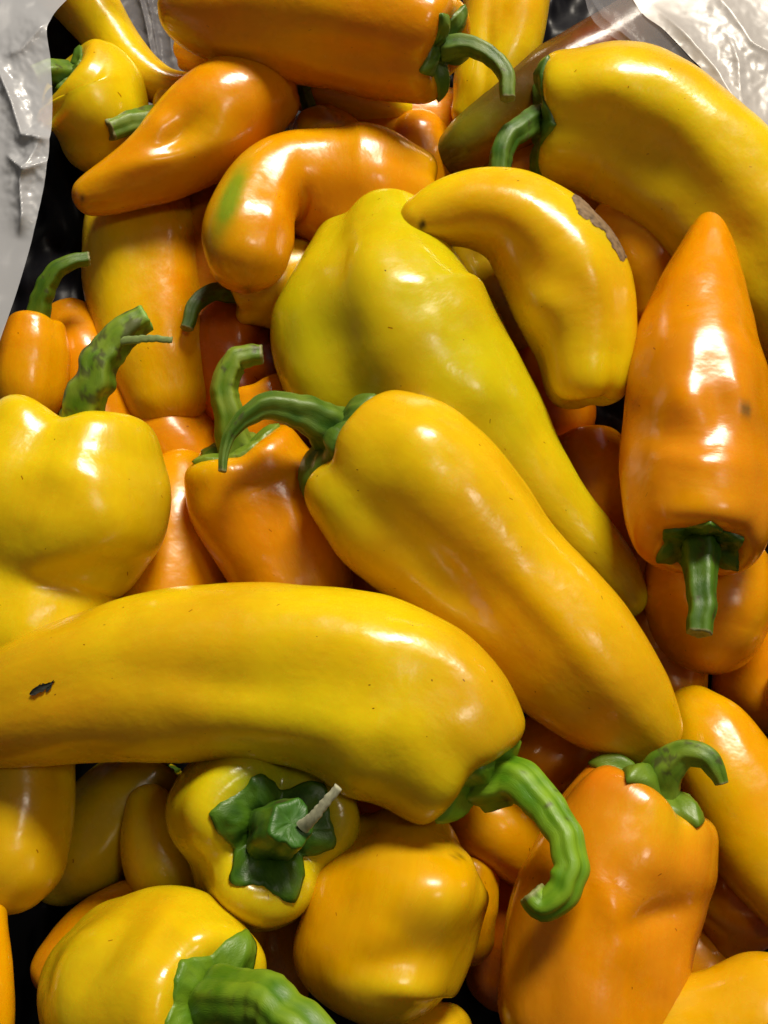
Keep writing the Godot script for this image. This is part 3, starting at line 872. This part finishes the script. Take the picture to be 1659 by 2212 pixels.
func peppers_deep():
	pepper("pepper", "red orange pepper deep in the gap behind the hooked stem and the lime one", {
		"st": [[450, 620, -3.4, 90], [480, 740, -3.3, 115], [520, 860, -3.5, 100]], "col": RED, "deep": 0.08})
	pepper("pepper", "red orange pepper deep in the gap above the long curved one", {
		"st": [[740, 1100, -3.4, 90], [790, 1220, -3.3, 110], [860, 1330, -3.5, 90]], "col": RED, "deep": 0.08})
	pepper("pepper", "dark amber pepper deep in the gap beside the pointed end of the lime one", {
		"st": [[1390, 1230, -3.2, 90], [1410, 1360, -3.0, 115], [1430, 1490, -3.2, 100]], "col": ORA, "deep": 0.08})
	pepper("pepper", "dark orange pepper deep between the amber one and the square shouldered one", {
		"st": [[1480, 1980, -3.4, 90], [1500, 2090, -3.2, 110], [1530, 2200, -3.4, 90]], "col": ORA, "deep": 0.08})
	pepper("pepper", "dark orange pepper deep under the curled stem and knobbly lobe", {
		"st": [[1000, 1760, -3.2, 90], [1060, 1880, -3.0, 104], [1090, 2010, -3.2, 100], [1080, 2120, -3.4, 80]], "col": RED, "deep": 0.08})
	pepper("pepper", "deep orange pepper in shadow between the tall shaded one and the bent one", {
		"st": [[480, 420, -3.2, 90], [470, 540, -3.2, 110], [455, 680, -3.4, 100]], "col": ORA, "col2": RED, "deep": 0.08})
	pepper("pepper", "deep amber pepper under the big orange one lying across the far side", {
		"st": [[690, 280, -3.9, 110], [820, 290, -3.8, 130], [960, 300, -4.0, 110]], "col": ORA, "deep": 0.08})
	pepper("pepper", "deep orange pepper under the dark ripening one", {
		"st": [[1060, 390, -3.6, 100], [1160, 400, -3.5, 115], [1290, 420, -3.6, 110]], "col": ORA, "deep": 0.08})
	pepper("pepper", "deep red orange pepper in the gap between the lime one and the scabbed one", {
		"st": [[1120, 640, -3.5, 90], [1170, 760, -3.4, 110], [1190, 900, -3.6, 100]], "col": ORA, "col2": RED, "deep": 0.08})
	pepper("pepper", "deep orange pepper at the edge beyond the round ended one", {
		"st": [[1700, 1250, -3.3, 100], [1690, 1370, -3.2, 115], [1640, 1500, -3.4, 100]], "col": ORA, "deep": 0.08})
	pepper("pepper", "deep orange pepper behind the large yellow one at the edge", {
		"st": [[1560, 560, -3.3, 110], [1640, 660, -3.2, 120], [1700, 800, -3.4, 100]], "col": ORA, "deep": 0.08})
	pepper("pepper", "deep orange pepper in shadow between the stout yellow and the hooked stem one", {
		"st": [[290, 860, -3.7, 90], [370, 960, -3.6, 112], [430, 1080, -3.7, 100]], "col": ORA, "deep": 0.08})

# a film or cloth between two edges, each a list of [x, y, z]; bumps: wrinkle depth; folds: sharp creases [line of [x, y], width, height]
func sheet(left: Array, right: Array, nu: int, nv: int, bump: float, freq: float, folds: Array, origin: Vector3) -> ArrayMesh:
	for e in left:
		e.append(1.0)
	for e in right:
		e.append(1.0)
	var L := along(left, nv)
	var R := along(right, nv)
	var P := PackedVector3Array()
	for j in nv:
		for i in nu:
			var u := i / (nu - 1.0)
			var p: Vector3 = (L[j][0] as Vector3).lerp(R[j][0], u)
			var k := DIST / (DIST - p.z)
			var px := p.x * k * UNIT + 829.5
			var py := 1106.0 - p.y * k * UNIT
			var h := bump * (noise_a.get_noise_3d(p.x * freq, p.y * freq * 0.6, 20.0))
			for f in folds:
				var line: Array = f[0]
				var best := 1e9
				var where := 0.0
				for m in line.size() - 1:
					var a := Vector2(line[m][0], line[m][1])
					var b := Vector2(line[m + 1][0], line[m + 1][1])
					var near := Geometry2D.get_closest_point_to_segment(Vector2(px, py), a, b)
					var d := Vector2(px, py).distance_to(near)
					if d < best:
						best = d
						where = (m + a.distance_to(near) / a.distance_to(b)) / (line.size() - 1.0)
				var w: float = f[1] * (1.0 + 0.3 * noise_b.get_noise_2d(px * 0.02, py * 0.02))
				h += f[2] * exp(-best / w) * smoothstep(0.0, 0.3, where) * smoothstep(1.0, 0.75, where)
			p.z += h
			P.append(p)
	return grid_mesh(P, PackedColorArray(), PackedVector2Array(), nu, origin)

func part(root: Node3D, called: String, mesh: Mesh, mat: Material) -> MeshInstance3D:
	var m := MeshInstance3D.new()
	m.name = called
	m.mesh = mesh
	m.material_override = mat
	root.add_child(m, true)
	return m

func base(called: String, where: Vector3) -> Node3D:
	var r := Node3D.new()
	r.name = numbered(called)
	add_child(r)
	r.position = where
	return r

func bags():
	var o := FRAME * (at(0, 900, -1.0) * 0.01)
	var bag := base("plastic_bag", o)
	tag(bag, "crumpled milky clear plastic bag hanging over the edge beside the green calyx", "bag", "clear plastic bags lining the crate")
	part(bag, "front_film", sheet(
		[[-430, -250, 0.6], [-450, 200, 0.9], [-450, 560, 0.6], [-420, 1000, -0.4]],
		[[330, -190, 1.3], [170, -30, 1.4], [106, 46, 1.5], [108, 130, 1.4], [113, 220, 1.3], [110, 306, 1.3], [98, 390, 1.2], [76, 492, 1.0], [40, 624, 0.8], [2, 735, 0.7], [-30, 830, 0.6]],
		190, 260, 0.13, 0.8, [[[[-40, 80], [0, 150], [32, 225], [54, 298], [90, 304], [130, 304]], 16, 0.34], [[[110, 270], [60, 372], [50, 400], [54, 470], [40, 520]], 14, 0.30], [[[10, 330], [34, 352], [62, 376], [120, 340]], 12, 0.24], [[[110, 40], [84, 70], [50, 110], [0, 130]], 18, 0.20]], o), M.film)
	part(bag, "back_film", sheet(
		[[180, -90, -2.6], [215, 40, -2.8], [260, 190, -3.0]], [[470, -90, -2.6], [450, 40, -2.8], [440, 190, -3.0]],
		90, 80, 0.2, 1.0, [[[[280, -90], [315, 40], [335, 140], [345, 200]], 9, 0.24], [[[300, -90], [330, 40], [352, 160]], 5, 0.14], [[[350, -90], [365, 40], [380, 170]], 14, 0.22]], o), M.film_thin)
	o = FRAME * (at(1659, 330, 0.5) * 0.01)
	var bag2 := base("plastic_bag", o)
	tag(bag2, "smooth clear plastic bag folded back over the big wet yellow pepper", "bag", "clear plastic bags lining the crate")
	part(bag2, "folded_hem", sheet(
		[[1160, -240, 0.5], [1250, -40, 0.6], [1272, 30, 0.7], [1300, 65, 0.8], [1375, 112, 0.9], [1470, 172, 1.0], [1535, 240, 1.1], [1600, 282, 1.15], [1665, 325, 1.2], [1740, 380, 1.2]],
		[[1229, -240, 0.84], [1340, -50, 0.9], [1385, 25, 1.0], [1430, 62, 1.1], [1480, 115, 1.2], [1525, 165, 1.3], [1568, 236, 1.4], [1634, 300, 1.45], [1690, 350, 1.4], [1750, 400, 1.4]],
		70, 160, 0.08, 1.0, [[[[1250, -40], [1300, 40], [1380, 104], [1470, 160], [1530, 225], [1640, 310]], 8, 0.10], [[[1480, 190], [1580, 262], [1660, 310]], 10, 0.14]], o), M.film_thin)
	part(bag2, "outer_film", sheet(
		[[1230, -240, 0.9], [1340, -50, 0.96], [1385, 25, 1.06], [1430, 62, 1.16], [1480, 115, 1.26], [1525, 165, 1.36], [1568, 236, 1.46], [1634, 300, 1.5], [1690, 350, 1.46], [1750, 400, 1.46]],
		[[2080, -290, 0.6], [2090, -100, 0.8], [2090, 0, 0.9], [2090, 90, 1.0], [2080, 180, 1.0], [2070, 270, 0.9], [2060, 360, 0.8], [2040, 450, 0.7], [2000, 520, 0.6]],
		150, 170, 0.08, 0.6, [[[[1400, 0], [1470, 70], [1540, 150], [1600, 250], [1660, 330]], 16, 0.18], [[[1500, -60], [1580, 40], [1620, 100], [1720, 150]], 26, 0.22], [[[1560, 40], [1590, 140], [1600, 240], [1650, 300]], 18, 0.16]], o), M.film_double)

func crate():
	# a black crate tipped towards the shopper, lined with a crinkled black film
	var lx := FRAME.basis.x
	var ly := (FRAME.basis * Vector3(0, 1, SLOPE * -1.0)).normalized()
	var lz := lx.cross(ly)
	var o := FRAME * (at(829, 1106, -9.0) * 0.01)
	var c := base("crate", o)
	c.basis = Basis(lx, ly, lz)
	tag(c, "black plastic crate under the whole heap, tipped towards the shopper", "crate")
	for w in [[Vector3(0, 0, -0.004), Vector3(0.42, 0.50, 0.008), "base"], [Vector3(-0.212, 0, 0.03), Vector3(0.008, 0.516, 0.076), "wall"], [Vector3(0.212, 0, 0.03), Vector3(0.008, 0.516, 0.076), "wall"], [Vector3(0, 0.254, 0.03), Vector3(0.415, 0.008, 0.076), "wall"], [Vector3(0, -0.254, 0.03), Vector3(0.415, 0.008, 0.076), "wall"]]:
		var b := BoxMesh.new()
		b.size = w[1]
		part(c, w[2], b, M.black).position = w[0]
	var l := MeshInstance3D.new()
	l.name = "black_liner"
	var lo := FRAME * (at(829, 1106, -5.0) * 0.01)
	l.position = lo
	l.mesh = sheet([[-420, -260, -2.5], [-420, 400, -2.6], [-420, 1100, -3.6], [-420, 2500, -4.6]], [[2080, -260, -4.6], [2080, 400, -4.6], [2080, 1100, -4.6], [2080, 2500, -4.6]], 220, 240, 0.8, 2.0, [], lo)
	l.material_override = M.liner
	tag(l, "crinkled black plastic liner seen in the gaps between the peppers", "liner")
	add_child(l)

# the visible point of a pepper's skin nearest to a place in the picture: [point, normal]
func skin_point(info: Dictionary, px: float, py: float) -> Array:
	var best := -1
	var bd := 1e9
	var P: PackedVector3Array = info.P
	for i in P.size():
		if info.N[i].z < 0.0:
			continue
		var k := DIST / (DIST - P[i].z)
		var d := Vector2(P[i].x * k * UNIT + 829.5 - px, 1106.0 - P[i].y * k * UNIT - py).length_squared()
		if d < bd:
			bd = d
			best = i
	return [P[best], info.N[best]]

# a thin crust on the skin along a line of [x, y, half width]
func crust(info: Dictionary, line: Array, col: Color, col2: Color, called: String):
	var P: PackedVector3Array = info.P
	var N: PackedVector3Array = info.N
	var cols: int = info.cols
	var rows := P.size() / cols
	var st := SurfaceTool.new()
	st.begin(Mesh.PRIMITIVE_TRIANGLES)
	st.set_smooth_group(0)
	var S := 6
	var lo := Vector2(1e9, 1e9)
	var hi := -lo
	for e in line:
		lo = lo.min(Vector2(e[0] - e[2] * 2.0 - 20, e[1] - e[2] * 2.0 - 20))
		hi = hi.max(Vector2(e[0] + e[2] * 2.0 + 20, e[1] + e[2] * 2.0 + 20))
	for r in rows - 1:
		for c in cols - 1:
			var i := r * cols + c
			if N[i].z < -0.25:
				continue
			var k := DIST / (DIST - P[i].z)
			var s := Vector2(P[i].x * k * UNIT + 829.5, 1106.0 - P[i].y * k * UNIT)
			if s.x < lo.x or s.y < lo.y or s.x > hi.x or s.y > hi.y:
				continue
			for a in S:
				for b in S:
					var q := []
					var inside := 0
					for w in [[a, b], [a + 1, b], [a, b + 1], [a + 1, b + 1]]:
						var fa: float = w[0] / float(S)
						var fb: float = w[1] / float(S)
						var p := P[i].lerp(P[i + 1], fb).lerp(P[i + cols].lerp(P[i + cols + 1], fb), fa)
						var n := N[i].lerp(N[i + 1], fb).lerp(N[i + cols].lerp(N[i + cols + 1], fb), fa)
						var kk := DIST / (DIST - p.z)
						var t := Vector2(p.x * kk * UNIT + 829.5, 1106.0 - p.y * kk * UNIT)
						var d := 1e9
						for m in line.size() - 1:
							var A := Vector2(line[m][0], line[m][1])
							var B := Vector2(line[m + 1][0], line[m + 1][1])
							var cl := Geometry2D.get_closest_point_to_segment(t, A, B)
							var f := A.distance_to(cl) / maxf(A.distance_to(B), 0.01)
							d = minf(d, t.distance_to(cl) / lerpf(line[m][2], line[m + 1][2], f))
						d += 0.35 * noise_b.get_noise_3d(p.x * 2.5, p.y * 2.5, p.z * 2.5) + 0.25 * noise_c.get_noise_3d(p.x * 1.5, p.y * 1.5, p.z * 1.5)
						if d < 1.0:
							inside += 1
						q.append([p + n * (0.012 + 0.02 * clampf(1.0 - d, 0, 1) + 0.012 * noise_c.get_noise_3d(p.x, p.y, p.z)), col.lerp(col2, clampf(0.5 + noise_c.get_noise_3d(p.x * 0.7, p.y * 0.7, p.z) + 0.4 * (1.0 - d), 0, 1))])
					if inside < 2:
						continue
					for v in [0, 1, 2, 2, 1, 3]:
						st.set_color(q[v][1])
						st.add_vertex(FRAME * (q[v][0] * 0.01) - info.origin)
	st.index()
	st.generate_normals()
	part(info.root, called, st.commit(), M.matt)

# a small curled flake of leaf lying on a pepper
func flake(info: Dictionary, px: float, py: float, ln: float, wd: float, turn: float, label: String, col: Color):
	var s := skin_point(info, px, py)
	var n: Vector3 = s[1]
	var x := Vector3(cos(turn), sin(turn), 0)
	x = (x - n * x.dot(n)).normalized()
	var y := n.cross(x)
	var P := PackedVector3Array()
	var C := PackedColorArray()
	var nu := 16
	var nv := 11
	for j in nu:
		var t := j / (nu - 1.0)
		for i in nv:
			var u := i / (nv - 1.0) * 2.0 - 1.0
			var w: float = wd * (sin(PI * pow(t, 0.7)) * (1.0 + 0.5 * noise_b.get_noise_2d(t * 9.0 + px, u)) + 0.04)
			P.append(s[0] + x * (t - 0.5) * ln + y * u * w + n * (0.02 + 0.10 * wd * u * u * 4.0 + 0.05 * sin(t * 5.0) * ln * 0.5))
			C.append(col.lerp(Color(0.05, 0.05, 0.035), clampf(0.1 + noise_c.get_noise_2d(t * 3.0, u * 2.0 + px), 0, 1)))
	var o: Vector3 = FRAME * (s[0] * 0.01)
	var m := MeshInstance3D.new()
	m.name = numbered("leaf_fragment")
	m.position = o
	m.mesh = grid_mesh(P, C, PackedVector2Array(), nv, o)
	m.material_override = M.matt
	tag(m, label, "leaf fragment", "dry leaf fragments on the long yellow pepper")
	add_child(m)

# a flat torn strip of fibre along [x, y, z, half width]
func strip(info: Dictionary, st: Array, col: Color, called: String):
	var path := along(st, 24)
	var P := PackedVector3Array()
	var C := PackedColorArray()
	for i in 24:
		var s: Array = path[i]
		for c in 13:
			var a := TAU * (c % 12) / 12.0
			var q: Vector3 = s[0] + s[3] * cos(a) * s[1] * 0.45 + s[4] * sin(a) * s[1] * (1.0 + 0.08 * noise_b.get_noise_2d(i * 0.2, 0))
			q += s[4] * 0.02 * noise_b.get_noise_2d(i * 0.4, 7.0)
			P.append(q)
			C.append(col * (0.8 + 0.4 * noise_c.get_noise_2d(i * 0.05, c * 0.4)))
	for c in 13:
		P.append(path[23][0])
		C.append(col * 0.8)
	part(info.root, called, grid_mesh(P, C, PackedVector2Array(), 13, info.origin, grid_normals(P, 13, true)), M.matt)

func debris():
	flake(K.long, 88, 1482, 0.62, 0.075, 0.45, "dark curled leaf flake on the long yellow pepper, the larger of the pair", Color(0.010, 0.012, 0.010))
	flake(K.long, 116, 1481, 0.30, 0.04, 1.05, "slim dark leaf flake on the long yellow pepper beside the larger flake", Color(0.014, 0.016, 0.011))
	crust(K.scab, [[1246, 430, 10], [1262, 446, 17], [1288, 470, 16], [1312, 492, 11], [1330, 525, 10], [1345, 556, 7]], Color(0.06, 0.035, 0.015), Color(0.22, 0.14, 0.07), "scab")
	strip(K.star, [[652, 1788, 2.9, 16], [676, 1766, 3.15, 13], [704, 1732, 3.4, 11], [732, 1700, 3.6, 10]], Color(0.50, 0.50, 0.34), "torn_fibre")
	strip(K.stout, [[248, 738, 3.3, 10], [290, 734, 3.45, 9], [330, 731, 3.5, 8], [372, 735, 3.5, 7]], Color(0.22, 0.30, 0.09), "torn_fibre")
